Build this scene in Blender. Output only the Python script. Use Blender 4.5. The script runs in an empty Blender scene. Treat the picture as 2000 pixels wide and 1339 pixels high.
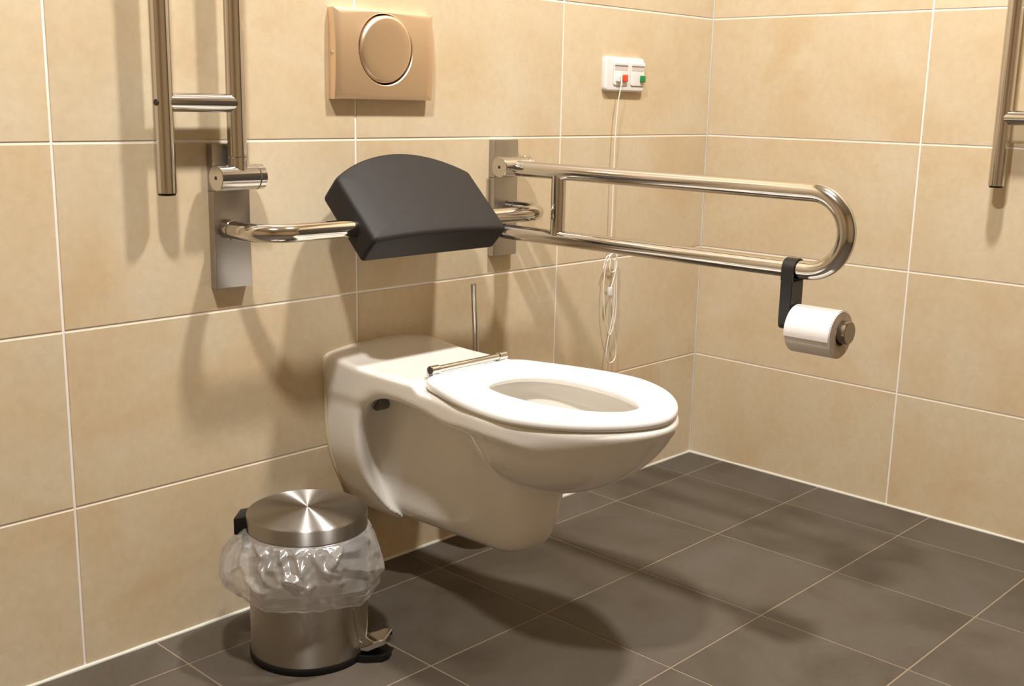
import bpy, bmesh, math, random
import numpy as np
from mathutils import Vector, Matrix, noise

# ------------------------------------------------------------------ camera, light, exposure
scene = bpy.context.scene
col = scene.collection
CAM = Vector((-2.57510, -1.74014, 0.96752))
YAW, PITCH, ROLL, FPX = 0.81099, -0.21257, 0.021085, 2188.28
fw = Vector((math.sin(YAW) * math.cos(PITCH), math.cos(YAW) * math.cos(PITCH), math.sin(PITCH)))
rt = Vector((math.cos(YAW), -math.sin(YAW), 0))
up = rt.cross(fw)
rt2 = math.cos(ROLL) * rt + math.sin(ROLL) * up
up2 = -math.sin(ROLL) * rt + math.cos(ROLL) * up
cam_data = bpy.data.cameras.new('camera')
cam_data.sensor_fit = 'HORIZONTAL'
cam_data.sensor_width = 36.0
cam_data.lens = FPX / 2000.0 * 36.0
cam_data.clip_start = 0.02
cam = bpy.data.objects.new('camera', cam_data)
mw = Matrix((rt2, up2, -fw)).transposed().to_4x4()
mw.translation = CAM
cam.matrix_world = mw
col.objects.link(cam)
scene.camera = cam

world = bpy.data.worlds.new('world')
scene.world = world
world.use_nodes = True
world.node_tree.nodes['Background'].inputs[0].default_value = (1.0, 0.9, 0.75, 1)
world.node_tree.nodes['Background'].inputs[1].default_value = 0.05

CEIL = 2.75
def downlight(name, x, y, power, size=0.11, colour=(1.0, 0.97, 0.935)):
    d = bpy.data.lights.new(name, 'AREA')
    d.shape = 'DISK'
    d.size = size
    d.energy = power
    d.color = colour
    o = bpy.data.objects.new(name, d)
    o.location = (x, y, CEIL - 0.012)
    col.objects.link(o)
    return o
downlight('ceiling_downlight_a', -2.15, -0.96, 35, 0.16)
downlight('ceiling_downlight_b', -0.835, -0.96, 35, 0.16)

vs = scene.view_settings
vs.view_transform = 'Standard'
vs.look = 'None'
vs.exposure = 0.82
vs.gamma = 1.0
vs.use_curve_mapping = False

# ------------------------------------------------------------------ materials
def new_mat(name):
    m = bpy.data.materials.new(name)
    m.use_nodes = True
    nt = m.node_tree
    return m, nt, nt.nodes['Principled BSDF']

def simple(name, colour, rough=0.5, metal=0.0, spec=0.5, coat=0.0):
    m, nt, b = new_mat(name)
    b.inputs['Base Color'].default_value = (*colour, 1)
    b.inputs['Roughness'].default_value = rough
    b.inputs['Metallic'].default_value = metal
    b.inputs['Specular IOR Level'].default_value = spec
    b.inputs['Coat Weight'].default_value = coat
    return m

def add_noise_bump(nt, b, scale, strength, dist=0.001, detail=3.0, stretch=None):
    tc = nt.nodes.new('ShaderNodeTexCoord')
    n = nt.nodes.new('ShaderNodeTexNoise')
    n.inputs['Scale'].default_value = scale
    n.inputs['Detail'].default_value = detail
    src = tc.outputs['Object']
    if stretch:
        mp = nt.nodes.new('ShaderNodeMapping')
        mp.inputs['Scale'].default_value = stretch
        nt.links.new(src, mp.inputs['Vector'])
        src = mp.outputs['Vector']
    nt.links.new(src, n.inputs['Vector'])
    bp = nt.nodes.new('ShaderNodeBump')
    bp.inputs['Strength'].default_value = strength
    bp.inputs['Distance'].default_value = dist
    nt.links.new(n.outputs['Fac'], bp.inputs['Height'])
    nt.links.new(bp.outputs['Normal'], b.inputs['Normal'])
    return n

def tile_mat(name, stops, rough, grain, bump, tone=0.05, veins=None):
    m, nt, b = new_mat(name)
    N, L = nt.nodes.new, nt.links.new
    tc = N('ShaderNodeTexCoord')
    geo = N('ShaderNodeNewGeometry')
    off = N('ShaderNodeVectorMath'); off.operation = 'SCALE'
    off.inputs[0].default_value = (37.0, 53.0, 71.0)
    L(geo.outputs['Random Per Island'], off.inputs['Scale'])
    add = N('ShaderNodeVectorMath'); add.operation = 'ADD'
    L(tc.outputs['Object'], add.inputs[0]); L(off.outputs[0], add.inputs[1])
    n1 = N('ShaderNodeTexNoise'); n1.inputs['Scale'].default_value = 4.5
    n1.inputs['Detail'].default_value = 6; n1.inputs['Roughness'].default_value = 0.55
    n1.inputs['Distortion'].default_value = 0.6
    L(add.outputs[0], n1.inputs['Vector'])
    ramp = N('ShaderNodeValToRGB')
    els = ramp.color_ramp.elements
    els[0].position, els[0].color = stops[0][0], (*stops[0][1], 1)
    els[1].position, els[1].color = stops[-1][0], (*stops[-1][1], 1)
    for p, c in stops[1:-1]:
        e = els.new(p); e.color = (*c, 1)
    L(n1.outputs['Fac'], ramp.inputs['Fac'])
    n2 = N('ShaderNodeTexNoise'); n2.inputs['Scale'].default_value = grain
    n2.inputs['Detail'].default_value = 4; n2.inputs['Roughness'].default_value = 0.7
    L(add.outputs[0], n2.inputs['Vector'])
    mr = N('ShaderNodeMapRange')
    mr.inputs['From Min'].default_value = 0.25; mr.inputs['From Max'].default_value = 0.75
    mr.inputs['To Min'].default_value = 0.93; mr.inputs['To Max'].default_value = 1.06
    L(n2.outputs['Fac'], mr.inputs['Value'])
    rnd = N('ShaderNodeMapRange')
    rnd.inputs['To Min'].default_value = 1 - tone; rnd.inputs['To Max'].default_value = 1 + tone
    L(geo.outputs['Random Per Island'], rnd.inputs['Value'])
    mul = N('ShaderNodeMath'); mul.operation = 'MULTIPLY'
    L(mr.outputs[0], mul.inputs[0]); L(rnd.outputs[0], mul.inputs[1])
    vm = N('ShaderNodeVectorMath'); vm.operation = 'SCALE'
    L(ramp.outputs['Color'], vm.inputs[0]); L(mul.outputs[0], vm.inputs['Scale'])
    out = vm.outputs[0]
    if veins:
        n3 = N('ShaderNodeTexNoise'); n3.inputs['Scale'].default_value = 2.2
        n3.inputs['Detail'].default_value = 5; n3.inputs['Distortion'].default_value = 1.4
        mp = N('ShaderNodeMapping'); mp.inputs['Scale'].default_value = veins[1]
        mp.inputs['Rotation'].default_value = (0.35, 0.5, 0.0)
        L(add.outputs[0], mp.inputs['Vector']); L(mp.outputs[0], n3.inputs['Vector'])
        vr = N('ShaderNodeMapRange')
        vr.inputs['From Min'].default_value = 0.60; vr.inputs['From Max'].default_value = 0.78
        vr.inputs['To Min'].default_value = 0.0; vr.inputs['To Max'].default_value = veins[2]
        L(n3.outputs['Fac'], vr.inputs['Value'])
        mx = N('ShaderNodeMix'); mx.data_type = 'RGBA'
        L(vr.outputs[0], mx.inputs[0]); L(out, mx.inputs[6])
        mx.inputs[7].default_value = (*veins[0], 1)
        out = mx.outputs[2]
    L(out, b.inputs['Base Color'])
    b.inputs['Roughness'].default_value = rough
    b.inputs['Specular IOR Level'].default_value = 0.35
    bp = N('ShaderNodeBump'); bp.inputs['Strength'].default_value = bump; bp.inputs['Distance'].default_value = 0.0012
    L(n2.outputs['Fac'], bp.inputs['Height']); L(bp.outputs['Normal'], b.inputs['Normal'])
    return m

M = {}
M['wall_tile'] = tile_mat('sandstone_tile',
    [(0.30, (0.580, 0.435, 0.262)), (0.47, (0.605, 0.485, 0.318)), (0.58, (0.618, 0.510, 0.350)), (0.75, (0.628, 0.535, 0.390))],
    0.42, 60, 0.10, 0.035, ((0.54, 0.38, 0.21), (1.0, 1.0, 2.6), 0.35))
M['floor_tile'] = tile_mat('brown_grey_floor_tile',
    [(0.28, (0.062, 0.047, 0.032)), (0.5, (0.086, 0.069, 0.051)), (0.72, (0.100, 0.084, 0.068))],
    0.60, 90, 0.18, 0.05)
M['grout'] = simple('pale_grout', (0.82, 0.78, 0.72), 0.85, spec=0.2)
M['floor_grout'] = simple('tan_floor_grout', (0.23, 0.18, 0.125), 0.9, spec=0.2)
M['silicone'] = simple('white_silicone', (0.56, 0.55, 0.47), 0.45)
M['plaster'] = simple('white_ceiling_plaster', (0.70, 0.68, 0.64), 0.9, spec=0.2)

def steel(name, colour, rough, aniso=0.0, grain=None, strength=0.05, tangent=None, rot=0.0):
    m, nt, b = new_mat(name)
    b.inputs['Base Color'].default_value = (*colour, 1)
    b.inputs['Metallic'].default_value = 1.0
    b.inputs['Roughness'].default_value = rough
    b.inputs['Anisotropic'].default_value = aniso
    b.inputs['Anisotropic Rotation'].default_value = rot
    if grain:
        add_noise_bump(nt, b, 1.0, strength, 0.0005, 3, grain)
    if tangent:
        t = nt.nodes.new('ShaderNodeTangent')
        t.direction_type = 'RADIAL'; t.axis = tangent
        nt.links.new(t.outputs[0], b.inputs['Tangent'])
    return m
M['tube_steel'] = steel('satin_tube_steel', (0.60, 0.575, 0.545), 0.14)
M['polished'] = steel('polished_steel', (0.66, 0.625, 0.58), 0.10)
M['plate_steel'] = steel('brushed_plate_steel', (0.44, 0.42, 0.40), 0.30)
M['flush_steel'] = steel('brushed_flush_steel', (0.90, 0.72, 0.53), 0.42, 0.4, (30, 30, 1400), 0.05)
M['bin_steel'] = steel('brushed_bin_steel', (0.38, 0.35, 0.31), 0.38, 0.9, None, 0, 'Z', 0.25)
M['lid_steel'] = steel('spun_lid_steel', (0.40, 0.38, 0.355), 0.39, 1.0, None, 0, 'Z', 0.25)
M['dark_joint'] = simple('dark_joint_line', (0.03, 0.025, 0.02), 0.6)
M['ceramic'] = simple('white_glazed_ceramic', (0.80, 0.77, 0.71), 0.10, spec=0.55, coat=0.3)
M['seat_white'] = simple('white_seat_plastic', (0.86, 0.85, 0.83), 0.25)
M['grey_plastic'] = simple('grey_plug_plastic', (0.15, 0.135, 0.115), 0.5)
M['sealant'] = simple('cream_sealant', (0.66, 0.58, 0.40), 0.5)
M['switch_white'] = simple('white_switch_plastic', (0.76, 0.74, 0.72), 0.3)
M['cord_white'] = simple('white_cord', (0.84, 0.80, 0.72), 0.6)
M['red_lens'] = simple('red_lens', (0.72, 0.07, 0.03), 0.3)
M['green_lens'] = simple('green_lens', (0.01, 0.22, 0.05), 0.3)
M['black_plastic'] = simple('black_plastic', (0.006, 0.006, 0.006), 0.4, spec=0.3)
M['holder_black'] = simple('satin_black_bracket', (0.016, 0.017, 0.018), 0.35)
m, nt, b = new_mat('black_foam_pad')
b.inputs['Base Color'].default_value = (0.021, 0.018, 0.017, 1)
b.inputs['Roughness'].default_value = 0.55
b.inputs['Specular IOR Level'].default_value = 0.25
add_noise_bump(nt, b, 700, 0.12, 0.0006, 2)
M['pad'] = m
m, nt, b = new_mat('white_tissue')
b.inputs['Base Color'].default_value = (0.82, 0.79, 0.77, 1)
b.inputs['Roughness'].default_value = 0.95
b.inputs['Specular IOR Level'].default_value = 0.1
add_noise_bump(nt, b, 260, 0.22, 0.001, 2)
M['tissue'] = m
M['paper_edge_shade'] = simple('shaded_paper_edge', (0.60, 0.50, 0.42), 0.95, spec=0.1)  # cut paper ends, with the shade on them put into the colour
M['dark_reflection_steel'] = steel('satin_steel_dark_reflection', (0.30, 0.27, 0.23), 0.22)  # dark reflection on the knob face is put into its base colour
M['cardboard'] = simple('cardboard_core', (0.36, 0.25, 0.15), 0.9)

m = bpy.data.materials.new('thin_plastic_film'); m.use_nodes = True
nt = m.node_tree; N, L = nt.nodes.new, nt.links.new
nt.nodes.remove(nt.nodes['Principled BSDF'])
outn = [n for n in nt.nodes if n.type == 'OUTPUT_MATERIAL'][0]
tr = N('ShaderNodeBsdfTransparent'); tr.inputs[0].default_value = (0.93, 0.92, 0.91, 1)
df = N('ShaderNodeBsdfDiffuse'); df.inputs[0].default_value = (0.80, 0.78, 0.76, 1)
tl = N('ShaderNodeBsdfTranslucent'); tl.inputs[0].default_value = (0.80, 0.78, 0.76, 1)
gl = N('ShaderNodeBsdfGlossy'); gl.inputs[0].default_value = (1, 1, 1, 1); gl.inputs['Roughness'].default_value = 0.19
a1 = N('ShaderNodeMixShader'); a1.inputs[0].default_value = 0.5
L(df.outputs[0], a1.inputs[1]); L(tl.outputs[0], a1.inputs[2])
a2 = N('ShaderNodeMixShader'); a2.inputs[0].default_value = 0.36
L(tr.outputs[0], a2.inputs[1]); L(a1.outputs[0], a2.inputs[2])
lw = N('ShaderNodeLayerWeight'); lw.inputs['Blend'].default_value = 0.35
mrg = N('ShaderNodeMapRange'); mrg.inputs['To Min'].default_value = 0.09; mrg.inputs['To Max'].default_value = 0.5
L(lw.outputs['Fresnel'], mrg.inputs['Value'])
a3 = N('ShaderNodeMixShader'); L(mrg.outputs[0], a3.inputs[0])
L(a2.outputs[0], a3.inputs[1]); L(gl.outputs[0], a3.inputs[2])
L(a3.outputs[0], outn.inputs['Surface'])
M['film'] = m

# ------------------------------------------------------------------ helpers
def link_mesh(name, me, mat, parent=None, smooth=True, angle=None):
    o = bpy.data.objects.new(name, me)
    col.objects.link(o)
    if mat and not me.materials:
        for mm in (mat if isinstance(mat, (list, tuple)) else [mat]):
            me.materials.append(M[mm])
    if parent:
        o.parent = parent
    if smooth:
        me.polygons.foreach_set('use_smooth', [True] * len(me.polygons))
        if angle:
            me.set_sharp_from_angle(angle=math.radians(angle))
    me.update()
    return o

def obj(name, bm, mat, parent=None, smooth=True, angle=40):
    bmesh.ops.recalc_face_normals(bm, faces=bm.faces)
    me = bpy.data.meshes.new(name)
    bm.to_mesh(me); bm.free()
    return link_mesh(name, me, mat, parent, smooth, angle)

def thing(name, label, cat, loc, group=None):
    o = bpy.data.objects.new(name, None)
    o.empty_display_size = 0.05
    o.location = loc
    o['label'] = label; o['category'] = cat
    if group: o['group'] = group
    col.objects.link(o)
    return o

def to_local(o):
    """part meshes are written in world coordinates; move them into their parent's frame"""
    p = o.parent
    off = Vector((0, 0, 0))
    while p:
        off += p.location; p = p.parent
    o.data.transform(Matrix.Translation(-off))
    return o

def part(name, bm, mat, parent, label=None, smooth=True, angle=40):
    o = to_local(obj(name, bm, mat, parent, smooth, angle))
    if label: o['label'] = label
    return o

def fillet_path(pts, rads, n=14):
    P = [Vector(p) for p in pts]
    out = [P[0]]
    for i in range(1, len(P) - 1):
        a, b_, c = P[i - 1], P[i], P[i + 1]
        r = rads[i - 1] if isinstance(rads, (list, tuple)) else rads
        d1 = (a - b_).normalized(); d2 = (c - b_).normalized()
        ang = d1.angle(d2)
        if r <= 0 or ang > math.pi - 1e-3:
            out.append(b_); continue
        t = r / math.tan(ang / 2)
        cen = b_ + (d1 + d2).normalized() * (r / math.sin(ang / 2))
        s = b_ + d1 * t; e = b_ + d2 * t
        v0 = s - cen; v1 = e - cen
        tot = v0.angle(v1); ax = v0.cross(v1).normalized()
        for k in range(n + 1):
            out.append(cen + Matrix.Rotation(tot * k / n, 3, ax) @ v0)
    out.append(P[-1])
    return out

def add_tube(bm, pts, r, seg=28, cap=True, closed=False, edge=0.0):
    P = [Vector(p) for p in pts]
    n = len(P)
    tang = []
    for i in range(n):
        if closed:
            t = P[(i + 1) % n] - P[i - 1]
        else:
            t = P[min(i + 1, n - 1)] - P[max(i - 1, 0)]
        tang.append(t.normalized())
    ref = Vector((0, 0, 1)) if abs(tang[0].z) < 0.9 else Vector((1, 0, 0))
    u = (ref - tang[0] * ref.dot(tang[0])).normalized()
    rings = []
    for i in range(n):
        t = tang[i]
        u = (u - t * u.dot(t)).normalized()
        v = t.cross(u)
        rr = r[i] if isinstance(r, (list, tuple)) else r
        rings.append([bm.verts.new(P[i] + (u * math.cos(2 * math.pi * k / seg) + v * math.sin(2 * math.pi * k / seg)) * rr) for k in range(seg)])
    m_ = n if closed else n - 1
    for i in range(m_):
        a, b_ = rings[i], rings[(i + 1) % n]
        for k in range(seg):
            bm.faces.new((a[k], a[(k + 1) % seg], b_[(k + 1) % seg], b_[k]))
    if cap and not closed:
        bm.faces.new(rings[0][::-1]); bm.faces.new(rings[-1])
    return rings

def add_rod(bm, a, b_, r, seg=32, ch=0.0008):
    a, b_ = Vector(a), Vector(b_)
    d = (b_ - a).normalized()
    add_tube(bm, [a, a + d * ch, b_ - d * ch, b_], [r - ch, r, r, r - ch], seg)

def tube(path, r, seg=28):
    bm = bmesh.new(); add_tube(bm, path, r, seg); return bm

def rod(a, b_, r, seg=32, ch=0.0008):
    bm = bmesh.new(); add_rod(bm, a, b_, r, seg, ch); return bm

def box(lo, hi, bev=0.0, segs=2, bm=None):
    own = bm is None
    bm2 = bmesh.new()
    lo, hi = Vector(lo), Vector(hi)
    bmesh.ops.create_cube(bm2, size=1.0)
    c = (lo + hi) / 2; s = hi - lo
    for v in bm2.verts:
        v.co = Vector((v.co.x * s.x, v.co.y * s.y, v.co.z * s.z)) + c
    if bev > 0:
        bmesh.ops.bevel(bm2, geom=bm2.edges[:], offset=bev, segments=segs, profile=0.6, affect='EDGES')
    if own:
        return bm2
    me = bpy.data.meshes.new('t'); bm2.to_mesh(me); bm2.free(); bm.from_mesh(me); bpy.data.meshes.remove(me)
    return bm

def add_lathe(bm, profile, centre, seg=96, closed_profile=False):
    """profile: list of (r, z); vertical axis through centre"""
    cx, cy = centre
    rings = []
    for r, z in profile:
        if r < 1e-6:
            rings.append([bm.verts.new((cx, cy, z))])
        else:
            rings.append([bm.verts.new((cx + r * math.cos(2 * math.pi * k / seg), cy + r * math.sin(2 * math.pi * k / seg), z)) for k in range(seg)])
    pairs = list(zip(rings[:-1], rings[1:]))
    if closed_profile: pairs.append((rings[-1], rings[0]))
    for a, b_ in pairs:
        for k in range(seg):
            k2 = (k + 1) % seg
            if len(a) == 1 and len(b_) == 1: continue
            if len(a) == 1: bm.faces.new((a[0], b_[k], b_[k2]))
            elif len(b_) == 1: bm.faces.new((a[k], b_[0], a[k2]))
            else: bm.faces.new((a[k], b_[k], b_[k2], a[k2]))

def rounded_rect(w, h, r, n=8):
    pts = []
    for cx, cy, a0 in ((w/2 - r, h/2 - r, 0), (-w/2 + r, h/2 - r, 90), (-w/2 + r, -h/2 + r, 180), (w/2 - r, -h/2 + r, 270)):
        for k in range(n + 1):
            a = math.radians(a0 + 90 * k / n)
            pts.append((cx + r * math.cos(a), cy + r * math.sin(a)))
    return pts

def add_prism(bm, outline, depth0, depth1, bev, to3, segs=3):
    """outline in (u,v); rises from depth0 to depth1 with a rounded front edge; to3(u,v,d)->xyz"""
    n = len(outline)
    O = [Vector(p) for p in outline]
    nor = []
    area = sum(O[i].x * O[(i + 1) % n].y - O[(i + 1) % n].x * O[i].y for i in range(n))
    sg = 1 if area > 0 else -1
    for i in range(n):
        t = (O[(i + 1) % n] - O[i - 1]).normalized()
        nor.append(Vector((t.y, -t.x)) * sg)
    levels = [(0.0, depth0), (0.0, depth1 - bev)]
    for k in range(1, segs + 1):
        a = math.pi / 2 * k / segs
        levels.append((bev * (1 - math.cos(a)), depth1 - bev + bev * math.sin(a)))
    rings = []
    for ins, d in levels:
        rings.append([bm.verts.new(to3(*(O[i] - nor[i] * ins), d)) for i in range(n)])
    for a, b_ in zip(rings[:-1], rings[1:]):
        for k in range(n):
            bm.faces.new((a[k], a[(k + 1) % n], b_[(k + 1) % n], b_[k]))
    bm.faces.new(rings[-1]); bm.faces.new(rings[0][::-1])

# signed-distance surfaces (for the ceramic)
def smin(a, b_, k):
    h = np.maximum(k - np.abs(a - b_), 0.0) / k
    return np.minimum(a, b_) - h * h * k * 0.25
def smax(a, b_, k):
    return -smin(-a, -b_, k)
def sstep(a, b_, x):
    t = np.clip((x - a) / (b_ - a), 0, 1)
    return t * t * (3 - 2 * t)

def sdf_mesh(name, f, lo, hi, h):
    ax = [np.arange(lo[i], hi[i] + h, h) for i in range(3)]
    X, Y, Z = np.meshgrid(*ax, indexing='ij')
    V = f(X, Y, Z)
    S = V < 0
    nx, ny, nz = S.shape
    cnt = np.zeros((nx - 1, ny - 1, nz - 1), int)
    for i in (0, 1):
        for j in (0, 1):
            for k in (0, 1):
                cnt += S[i:nx - 1 + i, j:ny - 1 + j, k:nz - 1 + k]
    mask = (cnt > 0) & (cnt < 8)
    idx = -np.ones(mask.shape, int)
    idx[mask] = np.arange(mask.sum())
    I = np.argwhere(mask)
    P = np.stack([ax[i][I[:, i]] + h / 2 for i in range(3)], 1)
    P0 = P.copy()
    e = 0.0006
    for _ in range(6):
        v = f(P[:, 0], P[:, 1], P[:, 2])
        g = np.stack([(f(P[:, 0] + e * (i == 0), P[:, 1] + e * (i == 1), P[:, 2] + e * (i == 2)) - f(P[:, 0] - e * (i == 0), P[:, 1] - e * (i == 1), P[:, 2] - e * (i == 2))) / (2 * e) for i in range(3)], 1)
        P = P - (v / np.maximum((g * g).sum(1), 1e-3))[:, None] * g
        P = np.clip(P, P0 - h * 0.8, P0 + h * 0.8)
    quads = []
    for axis in range(3):
        sl0 = [slice(1, -1)] * 3; sl1 = [slice(1, -1)] * 3
        sl0[axis] = slice(0, -1); sl1[axis] = slice(1, None)
        a, b_ = S[tuple(sl0)], S[tuple(sl1)]
        E = np.argwhere(a != b_)
        inside_first = a[tuple(E.T)]
        off = np.array([1, 1, 1]); off[axis] = 0
        c = E + off
        u, w = (axis + 1) % 3, (axis + 2) % 3
        du = np.zeros(3, int); du[u] = 1
        dw = np.zeros(3, int); dw[w] = 1
        q = np.stack([idx[tuple((c - du - dw).T)], idx[tuple((c - dw).T)], idx[tuple(c.T)], idx[tuple((c - du).T)]], 1)
        q[~inside_first] = q[~inside_first][:, ::-1]
        quads.append(q)
    Q = np.concatenate(quads)
    Q = Q[(Q >= 0).all(1)]
    me = bpy.data.meshes.new(name)
    me.from_pydata(P.tolist(), [], Q.tolist())
    return me

# ------------------------------------------------------------------ the room
XL, YF = -4.10, -3.40           # left wall and front wall planes, behind the camera
def tiled(name, to3, us, vs_, tile, grout, gw, flip=False, rec=0.0012, bev=0.0009, slab=0.06):
    """one mesh: a slab in grout colour carrying bevelled tiles; to3(u, v, d), d out of the wall"""
    bm = bmesh.new()
    u0, u1, v0, v1 = us[0], us[-1], vs_[0], vs_[-1]
    def quad(pts, mi):
        vsx = [bm.verts.new(to3(*p)) for p in pts]
        f = bm.faces.new(vsx); f.material_index = mi
    quad([(u0, v0, -rec), (u1, v0, -rec), (u1, v1, -rec), (u0, v1, -rec)], 1)
    quad([(u0, v0, -slab), (u0, v1, -slab), (u1, v1, -slab), (u1, v0, -slab)], 1)
    for (p, q) in (((u0, v0), (u1, v0)), ((u1, v0), (u1, v1)), ((u1, v1), (u0, v1)), ((u0, v1), (u0, v0))):
        quad([(*p, -rec), (*p, -slab), (*q, -slab), (*q, -rec)], 1)
    g = gw / 2
    for i in range(len(us) - 1):
        for j in range(len(vs_) - 1):
            a, b_, c, d = us[i] + g, us[i + 1] - g, vs_[j] + g, vs_[j + 1] - g
            if b_ - a < 0.004 or d - c < 0.004: continue
            lo = [bm.verts.new(to3(x, y, -rec)) for x, y in ((a, c), (b_, c), (b_, d), (a, d))]
            hi = [bm.verts.new(to3(x, y, 0)) for x, y in ((a + bev, c + bev), (b_ - bev, c + bev), (b_ - bev, d - bev), (a + bev, d - bev))]
            fs = [bm.faces.new(hi)]
            for k in range(4):
                fs.append(bm.faces.new((lo[k], lo[(k + 1) % 4], hi[(k + 1) % 4], hi[k])))
            for f in fs: f.material_index = 0
    if flip:
        for f in bm.faces: f.normal_flip()
    me = bpy.data.meshes.new(name)
    bm.to_mesh(me); bm.free()
    o = bpy.data.objects.new(name, me)
    me.materials.append(M[tile]); me.materials.append(M[grout])
    col.objects.link(o)
    o['kind'] = 'structure'
    return o

def lines(a, b_, first, step):
    out = [a]
    k = math.ceil((a - first) / step)
    x = first + k * step
    while x < b_ - 1e-6:
        if x > a + 1e-6: out.append(x)
        x += step
    out.append(b_)
    return out
rows = [0.0] + [0.289 + 0.3 * k for k in range(8)]
rows = [z for z in rows if z < CEIL - 0.01] + [CEIL]
xs_b = lines(XL, 0.0, -0.595, 0.5989)
ys_r = lines(YF, 0.0, -0.5935, 0.5989)
tiled('wall_back', lambda u, v, d: (u, -d, v), xs_b, rows, 'wall_tile', 'grout', 0.0040)
tiled('wall_right', lambda u, v, d: (-d, u, v), ys_r, rows, 'wall_tile', 'grout', 0.0040, flip=True)
M['taupe_paint'] = simple('taupe_wall_paint', (0.42, 0.305, 0.175), 0.8)
for nm_, lo_, hi_ in (('wall_left', (XL - 0.06, YF, 0), (XL, 0, CEIL)), ('wall_front', (XL, YF - 0.06, 0), (0, YF, CEIL))):
    o = obj(nm_, box(lo_, hi_), 'taupe_paint', smooth=False)
    o['kind'] = 'structure'
xs_f = lines(XL, 0.0, -0.1706, 0.2979)
ys_f = lines(YF, 0.0, -0.1109, 0.2975)
tiled('floor', lambda u, v, d: (u, v, d), xs_f, ys_f, 'floor_tile', 'floor_grout', 0.0036, rec=0.0008, bev=0.0006)
M['unseen_door_paint'] = simple('unseen_dark_grey_door', (0.09, 0.08, 0.07), 0.4)
o = obj('unseen_door_1', box((-0.03, -2.75, 0.0), (0.004, -1.62, 2.1), 0.003), 'unseen_door_paint', smooth=False)  # added out of view to give the steel something dark to reflect
o['kind'] = 'structure'
part('unseen_door_handle', tube(fillet_path([(-0.028, -1.72, 1.02), (-0.075, -1.72, 1.02), (-0.075, -1.85, 1.02)], [0.02]), 0.009, 16), 'tube_steel', o)
o = obj('ceiling', box((XL, YF, CEIL), (0, 0, CEIL + 0.06)), 'plaster', smooth=False)
o['kind'] = 'structure'

def caulk(name, pts, r):
    bm = bmesh.new()
    rnd = random.Random(len(name))
    P = [Vector(p) for p in pts]
    n = 90
    path = [P[0].lerp(P[1], k / n) for k in range(n + 1)]
    add_tube(bm, path, [r * (0.85 + 0.35 * rnd.random()) for _ in path], 10)
    o = obj(name, bm, 'silicone')
    o['kind'] = 'structure'
    return o
caulk('trim_1', ((XL, 0, 0.0), (0, 0, 0.0)), 0.0046)
caulk('trim_2', ((0, 0, 0.0), (0, YF, 0.0)), 0.0046)
caulk('trim_3', ((0, 0, 0.0), (0, 0, CEIL)), 0.0024)

# ------------------------------------------------------------------ toilet
TX = -1.139
toilet = thing('toilet', 'white wall-hung toilet with a white open-front-less seat and no lid, between the grab rails', 'toilet', (TX, 0, 0.15))
toilet['label'] = 'long white wall-hung toilet with a white ring seat and no lid'
SM, S1, HW, EN = 0.505, 0.712, 0.176, 1.72

def flange_half(z):
    u = np.clip((0.38 - z) / 0.25, 0, 0.9999)
    return 0.138 * np.power(1 - u ** 2.4, 0.625)

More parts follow.
